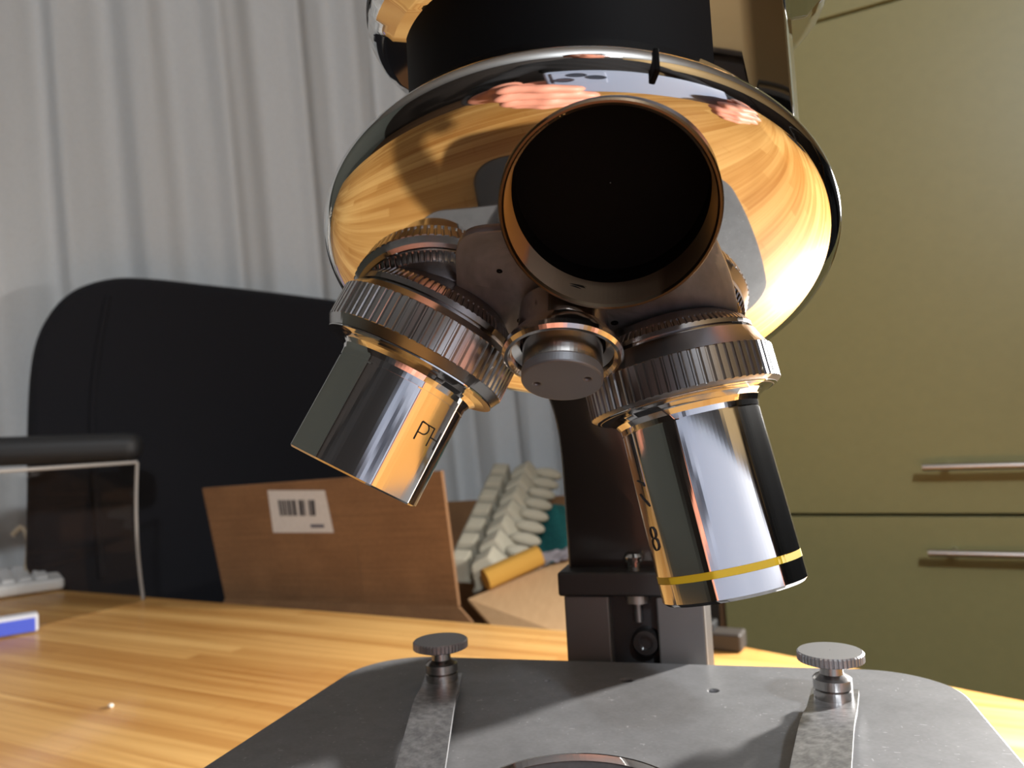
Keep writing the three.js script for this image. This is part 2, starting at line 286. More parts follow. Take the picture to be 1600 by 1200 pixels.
function domeLocal(px, py) {                                     // where a sight line first meets the bowl
  const o = camera.position, r = at(px, py, 1).sub(o).normalize(), q = o.clone().sub(DOME.c), L = (v) => [v.dot(domeX) / DOME.a, v.dot(domeY) / DOME.a, v.dot(DOME.A) / DOME.b];
  const a = L(q), d = L(r), dot = (m, n) => m[0] * n[0] + m[1] * n[1] + m[2] * n[2], A = dot(d, d), B = dot(a, d), C = dot(a, a) - 1, t = (-B - Math.sqrt(Math.max(0, B * B - A * C))) / A;
  return [(a[0] + d[0] * t) * DOME.a, (a[1] + d[1] * t) * DOME.a];
}
{ // grey turret plate hugging the bowl under the port
  const poly = [[714, 430], [713, 392], [720, 370], [736, 359], [770, 354], [850, 350], [1000, 350], [1080, 352], [1112, 364], [1128, 392], [1143, 432], [1151, 470], [1153, 500], [1146, 540], [1100, 570], [1000, 580], [900, 580], [800, 572], [735, 540], [714, 480]].map(([x, y]) => domeLocal(x, y));
  const cx = poly.reduce((q, p) => q + p[0], 0) / poly.length, cy = poly.reduce((q, p) => q + p[1], 0) / poly.length, N = 220, M = 60;
  const curve = new THREE.CatmullRomCurve3(poly.map(([x, y]) => V(x, y, 0)), true, 'centripetal').getSpacedPoints(N);
  const f = (s, t) => { const q = curve[Math.round(s * N) % N], k = Math.max(0.001, Math.min(1, t * 1.06)), e = t > 0.945 ? (t - 0.945) / 0.055 : 0; return domePoint(cx + (q.x - cx) * k, cy + (q.y - cy) * k, 0.0009 - 0.0014 * e); };
  const pg = gridSurface(f, N, M, [0.9, 0.4]), ia = pg.index.array;
  if (V(pg.attributes.normal.getX(30 * (N + 1)), pg.attributes.normal.getY(30 * (N + 1)), pg.attributes.normal.getZ(30 * (N + 1))).dot(DOME.A) < 0) { for (let i = 0; i < ia.length; i += 3) [ia[i], ia[i + 1]] = [ia[i + 1], ia[i]]; pg.computeVertexNormals(); }
  const plate = wpart('turret_plate', toCreasedNormals(cutPort(pg), 0.5), turretGrey, scope);
  for (const [x, y, r] of [[781, 416, 0.00045], [815, 494, 0.0007], [960, 497, 0.0006]]) { const [lx, ly] = domeLocal(x, y); wpart('pin_hole', lathe([[-0.0004, r], [0.00002, r], [0.00002, r * 0.1]], domePoint(lx, ly, 0.00095), DOME.A, 1, 20), blackInside, plate); }
}
{
  const { A, c, a, b } = DOME, prof = [];
  prof.push([-0.0072, 0.026], [-0.0080, 0.031], [-0.0078, 0.0345], [-0.0066, 0.0374]);
  for (let i = 0; i <= 200; i++) { const t = -0.30 + (Math.PI / 2 + 0.30 - 0.008) * i / 200; prof.push([b * Math.sin(t), a * Math.cos(t)]); }
  const d = wpart('nosepiece_dome', cutPort(lathe(prof, c, A, 1, 400, 9)), chrome, scope);
  d.userData.label = 'polished chrome nosepiece dome';
  const nd = domeY.clone().applyAxisAngle(A, -0.19);
  wpart('index_notch', rbox(0.0007, 0.0040, 0.0022, 0.0002, 1).applyMatrix4(basis(c.clone().addScaledVector(nd, a * 0.985).addScaledVector(A, 0.0012), nd.clone().cross(A).negate(), A, nd)), blackInside, d);
}
{ // neck and head flange above the dome
  const c = at(928, 91, 0.150), up = V(0, 1, 0), Rf = 0.0432, Rn = 0.0362;
  wpart('neck', lathe([[-0.036, 0.030], [-0.034, Rn - 0.001], [-0.032, Rn], [0.004, Rn]], c, up, 1, 128), chrome, scope);
  const band = new THREE.CylinderGeometry(Rn + 0.0005, Rn + 0.0005, 0.032, 96, 1, true, -68 / 180 * Math.PI - 0.1, (68 + 27) / 180 * Math.PI).translate(c.x, c.y - 0.0155, c.z);
  wpart('painted_reflection', band, phy({ color: lin(0.006, 0.006, 0.007), roughness: 0.6, specularIntensity: 0.25, side: THREE.DoubleSide }), scope);  // dark reflection of the person, painted as a black sheet on the chrome
  const fl = wpart('head_flange', lathe([[0.0005, Rn - 0.001], [0.0005, Rf - 0.0042], [0.0012, Rf - 0.0034], [0.0026, Rf - 0.0009], [0.0045, Rf], [0.0085, Rf], [0.0098, Rf - 0.0009], [0.0102, Rf - 0.002], [0.0102, 0.02]], c, up, 1, 128, 0.8), chrome, scope);
  wpart('flange_groove', lathe([[0.0062, Rf + 0.00005], [0.0066, Rf + 0.00025], [0.0074, Rf + 0.00025], [0.0078, Rf + 0.00005]], c, up, 1, 128), blackSatin, fl);
  const hb = rbox(0.075, 0.075, 0.10, 0.02, 4).applyMatrix4(basis(mic(AX, c.y + 0.0475, 0.165), MX, MY, MZ));
  wpart('head_housing', hb, blackEnamel, scope);
}
{ // empty port facing the camera
  const { c, H, R } = PORT;
  const port = wpart('empty_port', lathe([[-0.014, R * 0.995], [-0.0012, R], [-0.0003, R], [0, R * 0.985], [0, R * 0.965], [-0.0005, R * 0.95]], c, H, 1, 160, 0.5), darkBrass, scope);
  port.userData.label = 'wide empty port with a bare thread';
  const th = []; for (let i = 0; i < 12; i++) th.push([-0.0005 - i * 0.0005, R * 0.95], [-0.00075 - i * 0.0005, R * 0.93]);
  wpart('thread', lathe(th, c, H, 1, 128, 0.2), darkBrass, port);
  wpart('port_interior', lathe([[-0.0064, R * 0.94], [-0.0105, R * 0.93], [-0.0105, 0.0001]], c, H, 1, 96), blackInside, port);
}
{ // plugged port in the middle
  const c = at(879, 553, 0.1125), P = pitch(64, 3.7), q = 0.1125 / 0.106;
  const seat = wpart('plugged_port', lathe([[-0.0075, 0.0062], [-0.0030, 0.0064], [-0.0012, 0.0078], [-0.0004, 0.0083], [0.0004, 0.0084], [0.0009, 0.0080], [0.0010, 0.0076], [0.0004, 0.0072], [-0.0004, 0.0071], [-0.0012, 0.0060], [-0.0022, 0.0058]], c, P, q, 96, 0.7), satinChrome, scope);
  wpart('plug', lathe([[-0.0024, 0.0056], [0.0030, 0.0055]], c, P, q, 64), ringSteel, seat);
  const sh = new THREE.Shape(); sh.absarc(0, 0, 0.0053 * q, 0, Math.PI * 2);
  for (const s of [-1, 1]) { const hp = new THREE.Path(); hp.absarc(s * 0.0035 * q, 0, 0.00075, 0, Math.PI * 2); sh.holes.push(hp); }
  const g = new THREE.ExtrudeGeometry(sh, { depth: 0.0012, bevelEnabled: true, bevelSize: 0.0003, bevelThickness: 0.0003, bevelSegments: 2, curveSegments: 40 });
  const px = MX.clone().addScaledVector(P, -MX.dot(P)).normalize();
  g.applyMatrix4(basis(c.clone().addScaledVector(P, 0.0030 * q), px, P.clone().cross(px), P));
  wpart('plug_face', g, plateGrey, seat);
  wpart('plug_back', lathe([[0.0029, 0.0054], [0.0031, 0.0001]], c, P, q, 48), blackSatin, seat);
}
// strokes engraved on a barrel: points (angle in metres of arc, s along the axis)
function engrave(lines, rad, frame, w = 0.00011) {
  const gs = lines.map((ln) => {
    const pts = []; for (let i = 0; i < ln.length - 1; i++) for (let j = 0; j < 6; j++) pts.push([mix(ln[i][0], ln[i + 1][0], j / 6), mix(ln[i][1], ln[i + 1][1], j / 6)]); pts.push(ln[ln.length - 1]);
    return tube(pts.map(([a, s]) => V(Math.sin(a / rad) * rad, s, Math.cos(a / rad) * rad).applyMatrix4(frame)), w, pts.length * 2, 5);
  });
  return mergeGeometries(gs);
}
const arc = (cx, cy, rx, ry, a0, a1, n = 14) => Array.from({ length: n + 1 }, (_, i) => { const a = a0 + (a1 - a0) * i / n; return [cx + Math.cos(a) * rx, cy + Math.sin(a) * ry]; });
{ // left objective
  const tip = at(551, 745, 0.1210), top = at(708, 451, 0.1275), k = 0.1243 / 1200, up = top.clone().sub(tip).normalize();
  const body = wpart('objective', lathe([[0, 96], [0, 103], [2.5, 106], [154, 106], [154, 104], [156.5, 104], [156.5, 106], [166, 106.5], [174, 110], [180, 117], [184, 130], [186, 141], [188, 141]], tip, up, k, 128, 0.5), objectiveChrome, scope);
  body.userData.label = 'shorter left objective marked PH';
  wpart('front_lens', lathe([[3, 96], [3, 60], [6, 40], [8, 1]], tip, up, k, 64), darkSteel, body);
  wpart('knurled_ring', knurl([[186, 138, 0], [190, 141, 0], [203, 148, 0], [204, 149, 4], [256, 149, 4], [257, 147, 0], [268, 138, 0], [270, 130, 0]], 72, tip, up, k, 0.55), ringSteel, body);
  wpart('clamp_ring', knurl([[270, 124, 0], [276, 124, 0], [276, 130, 0], [284, 131, 0], [285, 131, 3], [300, 121, 3], [301, 119, 0], [318, 100, 0], [323, 88, 0], [323, 55, 0]], 84, tip, up, k, 0.55), darkSteel, body);
  wpart('mount_stub', lathe([[318, 64], [352, 63], [362, 60], [375, 70]], tip, up, k, 64), satinChrome, body);
  // engraving: frame with z towards the camera
  const z = camera.position.clone().sub(tip); z.addScaledVector(up, -z.dot(up)).normalize(); const x = up.clone().cross(z);
  const fr = basis(tip, x, up, z), r = 106.2 * k, mm = 0.001;
  const a0 = 5.55 * mm, s0 = 9.0 * mm, h = 2.9 * mm, g = 2.2 * mm;
  const Pl = [[[a0, s0], [a0, s0 + h]], [[a0, s0 + h], [a0 + 0.9 * mm, s0 + h], ...arc(a0 + 0.9 * mm, s0 + h * 0.72, 0.85 * mm, h * 0.28, Math.PI / 2, -Math.PI / 2), [a0, s0 + h * 0.44]]];
  const b0 = a0 + g + 0.5 * mm; const Hl = [[[b0, s0], [b0, s0 + h]], [[b0 + 1.9 * mm, s0], [b0 + 1.9 * mm, s0 + h]], [[b0, s0 + h * 0.5], [b0 + 1.9 * mm, s0 + h * 0.5]]];
  wpart('engraved_letters', engrave([...Pl, ...Hl], r, fr), engraving, body);
}
{ // right objective with the yellow band
  const tip = at(1148, 924, 0.1180), top = at(1041, 520, 0.1260), k = 0.1220 / 1200, up = top.clone().sub(tip).normalize();
  const body = wpart('objective', lathe([[0, 92], [0, 104], [5, 109], [34, 109], [34, 106.5], [45, 106.5], [45, 109], [262, 108], [262, 106], [264, 106], [264, 108], [272, 109], [280, 114], [287, 124], [292, 142], [294, 142]], tip, up, k, 128, 0.5), objectiveChrome, scope);
  body.userData.label = 'longer right objective with a yellow colour band';
  wpart('colour_band', lathe([[34.2, 107], [34.2, 108.6], [44.8, 108.6], [44.8, 107]], tip, up, k, 96), yellowPaint, body);
  wpart('front_lens', lathe([[2, 92], [3, 60], [6, 30], [8, 1]], tip, up, k, 64), darkSteel, body);
  wpart('knurled_ring', knurl([[290, 136, 0], [294, 144, 0], [298, 149, 0], [299, 150, 4], [350, 150, 4], [351, 148, 0], [366, 139, 0], [380, 133, 0], [381, 126, 0]], 72, tip, up, k, 0.55), std({ color: lin(0.30, 0.29, 0.29), metalness: 1, roughness: 0.30 }), body);
  wpart('clamp_ring', knurl([[380, 124, 0], [386, 124, 0], [386, 130, 0], [392, 130, 0], [393, 130, 3], [404, 122, 3], [405, 120, 0], [420, 100, 0], [424, 84, 0], [424, 50, 0]], 84, tip, up, k, 0.55), darkSteel, body);
  wpart('mount_stub', lathe([[420, 62], [448, 61], [460, 56], [474, 60]], tip, up, k, 64), plateGrey, body);
  const z = camera.position.clone().sub(tip); z.addScaledVector(up, -z.dot(up)).normalize(); const x = up.clone().cross(z);
  const fr = basis(tip, x, up, z), r = 108.8 * k, mm = 0.001, a0 = -11.7 * mm;
  wpart('engraved_figures', engrave([[[a0 - 0.9 * mm, 19.5 * mm], [a0 + 0.7 * mm, 18.9 * mm], [a0 + 1.0 * mm, 18.4 * mm]], [[a0 - 1.2 * mm, 17.4 * mm], [a0 + 1.2 * mm, 15.3 * mm]], arc(a0, 11.3 * mm, 0.8 * mm, 0.9 * mm, 0, Math.PI * 2), arc(a0, 9.6 * mm, 0.95 * mm, 0.95 * mm, 0, Math.PI * 2)], r, fr, 0.0001), engraving, body);
}

// ---------------------------------------------------------------- curtain
{
  const path = new THREE.CatmullRomCurve3([V(-1.45, 0, -1.05), V(-1.10, 0, -1.22), V(-0.89, 0, -1.335), V(-0.62, 0, -1.44), V(-0.267, 0, -1.62), V(0.123, 0, -1.85), V(0.5, 0, -2.05), V(0.75, 0, -2.12)]);
  const L = path.getLength();
  const f = (s, t) => {
    const y = 0.03 + t * 2.38, q = path.getPointAt(s), tn = path.getTangentAt(s), n = V(-tn.z, 0, tn.x); if (n.z < 0) n.negate();
    const m = s * L + t * 0.10, w = 0.62 + 0.38 * noise(m * 3.1 + 5, t * 1.5);
    const fold = w * (0.021 * Math.sin(m * 52 + 5.0 * noise(m * 2.3, t * 1.6)) + 0.005 * Math.sin(m * 117 + 5.0 * noise(m * 4, 3 + t * 2.0))) + 0.012 * Math.sin(m * 13);
    const p = q.clone().addScaledVector(n, fold).addScaledVector(tn, 0.006 * Math.cos(m * 42)); p.y = y; return p;
  };
  const cur = mesh('curtain', gridSurface(f, 560, 40, [L, 2.4]), std({ map: speckle([0.78, 0.79, 0.795], [0.83, 0.84, 0.845], 90, 1, 6), roughness: 0.95, side: THREE.DoubleSide }));
  tag(cur, 'pale grey floor-length curtain hanging in soft folds behind the chair', 'curtain');
}

// ---------------------------------------------------------------- olive cabinet
const CV = 1.133;
{
  const cab = thing('cabinet', 'tall olive green cabinet with bar handles behind the microscope', 'cabinet', room(0.35, 0, CV + 0.2), -YAW);
  const oliveMap = speckle([0.56, 0.54, 0.365], [0.585, 0.56, 0.38], 40, 1, 2);
  const olive = phy({ map: oliveMap, roughness: 0.42 });
  const u0 = uOf(onV(1134, 960, CV)), u1 = 0.47, W = u1 - u0, um = (u0 + u1) / 2;
  const yTop = onV(1350, 13, CV).y, yGap = onV(1420, 805, CV).y;
  wpart('body', roomBox(W, 2.1, 0.40, um, 1.07, CV + 0.222, 0.003), std({ color: lin(0.05, 0.045, 0.03), roughness: 0.7 }), cab);
  wpart('side_panel', roomBox(0.012, 2.1, 0.40, u0 - 0.006, 1.07, CV + 0.21, 0.002), std({ color: lin(0.16, 0.085, 0.04), roughness: 0.5 }), cab);
  const gap = 0.004, split = 0.47;
  const handleMat = std({ color: lin(0.62, 0.58, 0.55), metalness: 1, roughness: 0.28 });
  const rows = [[0.06, yGap - gap / 2, 'drawer'], [yGap + gap / 2, yTop - gap / 2, 'door'], [yTop + gap / 2, 2.1, 'door']];
  for (const [a, b] of [[u0, u1]]) rows.forEach(([y0, y1, n], i) => {
    const fr = wpart(n, roomBox(b - a, y1 - y0, 0.02, (a + b) / 2, (y0 + y1) / 2, CV + 0.010, 0.0015), olive, cab);
    if (i === 2) return;
    const hy = a === u0 ? onV(1450, i ? 730 : 863, CV - 0.02).y : 0, ha = uOf(onV(i ? 1441 : 1450, i ? 731 : 862, CV - 0.025)), len = 0.26;
    const yy = a === u0 ? hy : (i ? onV(1450, 730, CV - 0.02).y : onV(1450, 863, CV - 0.02).y), us = a === u0 ? ha : split + 0.2;
    const bar = new THREE.CylinderGeometry(0.0048, 0.0048, len, 20).rotateZ(Math.PI / 2).applyMatrix4(basis(room(us + len / 2, yy, CV - 0.027), RX, MY, RZ));
    const st = [0.03, len - 0.03].map((o) => new THREE.CylinderGeometry(0.004, 0.004, 0.028, 12).rotateX(Math.PI / 2).applyMatrix4(basis(room(us + o, yy, CV - 0.0135), RX, MY, RZ)));
    wpart('handle', mergeGeometries([bar, ...st]), handleMat, fr);
  });
  wpart('plinth', roomBox(W, 0.06, 0.36, um, 0.03, CV + 0.22, 0.001), blackSatin, cab);
}

{ // dark bookcase right of the cabinet, outside the frame
  const bc = thing('bookcase', 'low black bookcase right of the olive cabinet', 'bookcase', room(0.96, 0, CV + 0.2), -YAW);
  wpart('back_panel', roomBox(0.94, 1.3, 0.02, 0.96, 0.65, CV + 0.38, 0.002), blackSatin, bc);
  for (const u of [0.50, 1.42]) wpart('side_panel', roomBox(0.025, 1.3, 0.36, u, 0.65, CV + 0.19, 0.002), blackSatin, bc);
  for (let i = 0; i < 4; i++) wpart('shelf', roomBox(0.895, 0.022, 0.355, 0.96, 0.05 + i * 0.41, CV + 0.19, 0.002), blackSatin, bc);
}
// ---------------------------------------------------------------- office chair behind the desk
{
  const navy = std({ map: speckle([0.04, 0.04, 0.065], [0.06, 0.06, 0.09], 120, 1, 4), roughness: 0.95 });
  const c0 = at(330, 900, 1.33), chair = thing('office_chair', 'dark navy upholstered office chair with a broad high back', 'chair', V(c0.x, 0, c0.z), 0);
  const P = (x, y, d) => at(x, y, d), bt = 0.07;
  // back: outline given in the plane of the backrest
  const o = P(330, 700, 1.33), ex = P(560, 700, 1.47).sub(P(80, 700, 1.26)); ex.y = 0; ex.normalize(); const ez = ex.clone().cross(MY);
  const to2 = (x, y) => { const r = P(x, y, 1).sub(camera.position), k = o.clone().sub(camera.position).dot(ez) / r.dot(ez), q = camera.position.clone().addScaledVector(r, k).sub(o); return new THREE.Vector2(q.dot(ex), q.y); };
  const ol = [[60, 960], [63, 760], [64, 640], [72, 555], [92, 505], [125, 470], [175, 453], [230, 452], [320, 461], [430, 473], [530, 486], [590, 500], [622, 530], [634, 600], [640, 760], [645, 960]].map(([x, y]) => to2(x, y));
  const sh = new THREE.Shape(); sh.moveTo(ol[0].x, ol[0].y); sh.splineThru(ol.slice(1));
  const back = new THREE.ExtrudeGeometry(sh, { depth: 0.03, bevelEnabled: true, bevelSize: 0.018, bevelThickness: 0.022, bevelSegments: 6, curveSegments: 6 });
  back.applyMatrix4(basis(o.clone().addScaledVector(ez, -0.03), ex, MY, ez));
  wpart('backrest', toCreasedNormals(back, 0.9), navy, chair);
  const seam = [[170, 466], [160, 520], [150, 590], [146, 660], [150, 760], [160, 900]].map(([x, y]) => { const q = to2(x, y); return o.clone().addScaledVector(ex, q.x).addScaledVector(MY, q.y).addScaledVector(ez, 0.021); });
  wpart('piping', tube(seam, 0.006, 40, 8), navy, chair);
  const sc = o.clone().addScaledVector(ez, 0.26); sc.y = 0.47;
  wpart('seat', rbox(0.50, 0.09, 0.48, 0.04, 4).applyMatrix4(basis(sc, ex, MY, ez)), navy, chair);
  const pl = std({ color: lin(0.014, 0.014, 0.015), roughness: 0.6 });
  wpart('gas_post', new THREE.CylinderGeometry(0.028, 0.028, 0.34, 20).translate(sc.x, 0.26, sc.z), pl, chair);
  for (let i = 0; i < 5; i++) { const a = i / 5 * Math.PI * 2 + 0.3; const e = V(sc.x + Math.cos(a) * 0.28, 0.07, sc.z + Math.sin(a) * 0.28), l = wpart('leg', tube([V(sc.x, 0.11, sc.z), e], 0.02, 4, 8), pl, chair); wpart('castor', new THREE.SphereGeometry(0.03, 14, 10).translate(e.x, 0.03, e.z), pl, l); }
  // armrest pad on the left
  const a0 = P(-170, 712, 1.02), a1 = P(222, 698, 1.12), ad = a1.clone().sub(a0); const al = ad.length(); ad.normalize();
  const aside = ad.clone().cross(MY).normalize(), aup = aside.clone().cross(ad);
  wpart('armrest', rbox(al, 0.040, 0.075, 0.018, 4).applyMatrix4(basis(a0.clone().add(a1).multiplyScalar(0.5), ad, aup, aside)), pl, chair);
  const ab = a1.clone().addScaledVector(ad, -0.03), am = ab.clone().addScaledVector(ez, -(ab.clone().sub(o).dot(ez) - 0.01)); wpart('armrest_bracket', tube([ab, ab.clone().lerp(am, 0.5), am], 0.014, 12, 8), pl, chair);
}

// ---------------------------------------------------------------- cardboard box with packaging, on a stool behind the desk
const cardMap = texture(512, 512, (x, y) => { const k = 0.35 * noise(x * 10, y * 10, 10, 10) + 0.4 * noise(x * 4, y * 160, 4, 160) + 0.25 * noise(x * 90, y * 90, 90, 90); return mix3([0.57, 0.42, 0.28], [0.45, 0.32, 0.205], k); }, true, [4, 4]);
const card = std({ map: cardMap, roughness: 0.9 });
const cardIn = std({ map: speckle([0.74, 0.60, 0.44], [0.69, 0.55, 0.39], 60, 1, 4), roughness: 0.9 });
const BV = 0.752;                                              // front of the box
const boxFloor = 0.63;
{
  const stool = thing('side_table', 'low round-footed side table carrying the cardboard box behind the desk', 'table', room(-0.6, 0, 1.0), -YAW);
  wpart('table_top', roomBox(0.48, 0.025, 0.385, -0.58, boxFloor - 0.0135, 0.958, 0.004), darkSteel, stool);
  wpart('pedestal', lathe([[0.001, 0.001], [0.001, 0.15], [0.012, 0.15], [0.022, 0.03], [boxFloor - 0.027, 0.025]], room(-0.45, 0, 1.0), MY, 1, 32), blackSatin, stool);
}
{
  const TL = onV(316, 763, BV - 0.012), TR = onV(689, 736, BV - 0.02), BR = onV(716, 947, BV), BL = onV(352, 936, BV);
  const uL = uOf(BL), uR = uOf(BR);
  const box = thing('cardboard_box', 'open brown cardboard shipping box with a white barcode label', 'box', room((uL + uR) / 2, boxFloor, BV + 0.2), -YAW);
  const t = 0.005;
  const wall = wpart('front_panel', quadSlab(BL, BR, TR, TL, t), card, box);
  // creased lower strip folded towards the desk
  const b2 = onV(738, 973, BV - 0.006), b1 = onV(340, 962, BV - 0.006);
  wpart('lower_fold', quadSlab(b1, b2, BR.clone().addScaledVector(RZ, 0.001), BL.clone().addScaledVector(RZ, 0.001), t), card, box);
  const fl = room(uL, boxFloor, BV + 0.004), frr = room(uR, boxFloor, BV + 0.004);
  wpart('front_panel', quadSlab(fl, frr, room(uR, BL.y, BV + 0.004), room(uL, BL.y, BV + 0.004), t), card, box);
  const bd = 0.36;
  wpart('side_panel', quadSlab(room(uL, boxFloor, BV + bd), room(uL, boxFloor, BV), room(uL, BL.y + 0.045, BV), room(uL, BL.y + 0.045, BV + bd), t), card, box);
  const backY = onV(860, 768, BV + bd).y;
  wpart('back_panel', quadSlab(room(uL, boxFloor, BV + bd), room(uR + 0.16, boxFloor, BV + bd), room(uR + 0.16, backY, BV + bd), room(uL, backY - 0.02, BV + bd), t), card, box);
  wpart('bottom_panel', quadSlab(room(uL, boxFloor + 0.004, BV), room(uR, boxFloor + 0.004, BV), room(uR, boxFloor + 0.004, BV + bd), room(uL, boxFloor + 0.004, BV + bd), 0.004), card, box);
  // pale inner flap opened to the right
  const fA = onV(731, 936, BV + 0.02), fB = onV(768, 977, BV - 0.01), fC = onV(905, 1000, BV - 0.03), fD = onV(905, 862, BV + 0.14);
  wpart('side_flap', quadSlab(fA.clone(), fB, fC, fD, t), cardIn, box).userData.label = 'pale inner face of the opened flap';
  // tape seam and barcode label on the front
  const n = TR.clone().sub(TL).cross(BL.clone().sub(TL)).normalize(); if (n.dot(RZ) < 0) n.negate();
  const onFront = (px, py, lift) => { const r = at(px, py, 1).sub(camera.position); const k = TL.clone().sub(camera.position).dot(n) / r.dot(n); return camera.position.clone().addScaledVector(r, k).addScaledVector(n, lift); };
  const lab = wpart('paper_label', quadSlab(onFront(428, 832, 0.0012), onFront(522, 832, 0.0012), onFront(508, 766, 0.0012), onFront(419, 766, 0.0012), 0.0006), std({ map: speckle([0.80, 0.78, 0.76], [0.86, 0.84, 0.82], 60, 1, 6), roughness: 0.7 }), box);
  const bars = [[0.02, 0.05], [0.09, 0.03], [0.14, 0.05], [0.21, 0.02], [0.25, 0.06], [0.33, 0.03], [0.38, 0.08], [0.53, 0.03], [0.57, 0.07], [0.66, 0.03], [0.78, 0.05], [0.85, 0.09]], q = [];
  const bx = (a, b) => { const top = [mix(434, 496, a), 781], bot = [mix(438, 498, a), 805.5]; return onFront(mix(top[0], bot[0], b), mix(top[1], bot[1], b), 0.0015); };
  for (const [a, w] of bars) q.push(quadSlab(bx(a, 1), bx(a + w, 1), bx(a + w, 0), bx(a, 0), 0.0002));
  wpart('barcode', mergeGeometries(q), std({ color: lin(0.03, 0.028, 0.035), roughness: 0.6 }), lab);
  wpart('printed_line', quadSlab(onFront(487, 824, 0.0015), onFront(508, 824, 0.0015), onFront(507, 819, 0.0015), onFront(486, 819, 0.0015), 0.0002), std({ color: lin(0.10, 0.10, 0.14), roughness: 0.6 }), lab);
  // vertical creases in the lower half
  for (const [x, w] of [[462, 2.6], [556, 2.2]]) wpart('crease', tube([onFront(x, 850, -0.0012), onFront(x + 5, 890, -0.0002), onFront(x + 9, 932, -0.0012)], 0.0007 * w / 2, 10, 6), card, box);
}
{ // moulded pulp trays standing in the box
  const pulp = std({ map: speckle([0.72, 0.70, 0.63], [0.60, 0.57, 0.50], 50, 1, 8), roughness: 0.95 });
  const tray = (name, label, O, E1, E2, n1, n2, hh, fringe) => {          // O near left corner, E1 towards the far end, E2 across
    const e1 = E1.clone().sub(O), e2 = E2.clone().sub(O), nn = e2.clone().cross(e1).normalize(); if (nn.y < 0) nn.negate();
    const f = (s, t) => { // s across, t along
      const cs = Math.abs(((s * n2) % 1) - 0.5) * 2, ct = Math.abs(((t * n1) % 1) - 0.5) * 2, edge = s <= 0.001 || s >= 0.999 || t <= 0.001 || t >= 0.999;
      const m = Math.max(cs, ct * 0.9), k = clamp((0.84 - m) / 0.30), h = edge ? 0 : hh * k * k * (3 - 2 * k);
      return O.clone().addScaledVector(e2, s).addScaledVector(e1, t).addScaledVector(nn, h);
    };
    const g = thing(name, label, 'egg tray', O.clone().addScaledVector(e1, 0.5).addScaledVector(e2, 0.5), 0, 'pulp trays in the cardboard box');
    const top = gridSurface(f, n2 * 14, n1 * 14), low = gridSurface((s, t) => f(s, t).addScaledVector(nn, -0.003), n2 * 14, n1 * 14);
    const ix = low.index.array; for (let i = 0; i < ix.length; i += 3) [ix[i], ix[i + 1]] = [ix[i + 1], ix[i]]; low.computeVertexNormals();
    wpart('cup_sheet', mergeGeometries([top, low]), pulp, g);
    if (fringe) for (let i = 0; i < fringe; i++) {               // teeth along the torn right rim
      const d = e2.clone().normalize(), e = e1.clone().normalize(), w = e1.length() / fringe, p = O.clone().addScaledVector(e1, (i + 0.5) / fringe).addScaledVector(e2, 1.0);
      const dir = d.clone().multiplyScalar(0.75).addScaledVector(nn, -0.65).normalize(), side = e.clone(), up = side.clone().cross(dir).normalize();
      const tooth = new THREE.SphereGeometry(1, 16, 12).scale(0.021, 0.008, w * 0.36).applyMatrix4(basis(p.clone().addScaledVector(dir, 0.012).addScaledVector(nn, 0.004), dir, up, dir.clone().cross(up)));
      wpart('rim_tooth', tooth, pulp, g);
    }
  };
  tray('pulp_tray', 'off-white moulded pulp tray with toothed edge leaning in the cardboard box', at(738, 925, 0.93), at(808, 757, 1.16), at(790, 897, 0.93), 7, 1, 0.028, 9);
  tray('pulp_tray', 'off-white moulded pulp tray tucked behind the box front, left of the toothed tray', at(688, 905, 0.955), at(764, 742, 1.18), at(738, 908, 0.955), 7, 1, 0.026, 0);
  // teal cloth
  const cl = onV(850, 850, 0.93), clothF = (s, t) => { const a = at(806 + s * 120, 905 - t * 105 - 18 * s * t, 0.99 + 0.16 * t); a.y += 0.012 * Math.sin(s * 9 + t * 4) * (0.3 + noise(s * 6, t * 6)); return a; };
  const sh = gridSurface(clothF, 30, 24, [0.1, 0.1]);
  const cm = mesh('folded_cloth', mergeGeometries([sh, gridSurface((s, t) => { const p = clothF(s, t); p.addScaledVector(RZ, -0.02); p.y -= 0.03; return p; }, 30, 24, [0.1, 0.1])]), std({ map: speckle([0.05, 0.30, 0.30], [0.10, 0.42, 0.41], 90, 1, 6), roughness: 0.95, side: THREE.DoubleSide }));
  tag(cm, 'teal woven cloth lying in the cardboard box beside the pulp tray', 'cloth');
  const mus = thing('paper_roll', 'mustard yellow paper roll under the edge of the pulp tray', 'roll', at(800, 890, 0.915), 0);
  const ma = at(758, 906, 0.905), mb = at(842, 868, 0.935);
  wpart('roll', lathe([[0, 0.0005], [0, 0.013], [1 * ma.distanceTo(mb), 0.013], [1 * ma.distanceTo(mb), 0.0005]], ma, mb.clone().sub(ma), 1, 28), std({ color: lin(0.42, 0.22, 0.03), roughness: 0.85 }), mus);
  const gr = mesh('crumpled_paper', gridSurface((s, t) => { const a = at(826 + s * 90, 893 - s * 26 - t * 18, 0.93 + 0.05 * t); a.y += 0.006 * noise(s * 12, t * 7); return a; }, 20, 8), std({ color: lin(0.28, 0.25, 0.27), roughness: 0.9, side: THREE.DoubleSide }));
  tag(gr, 'grey crumpled paper strip between the teal cloth and the pale flap', 'paper');
}

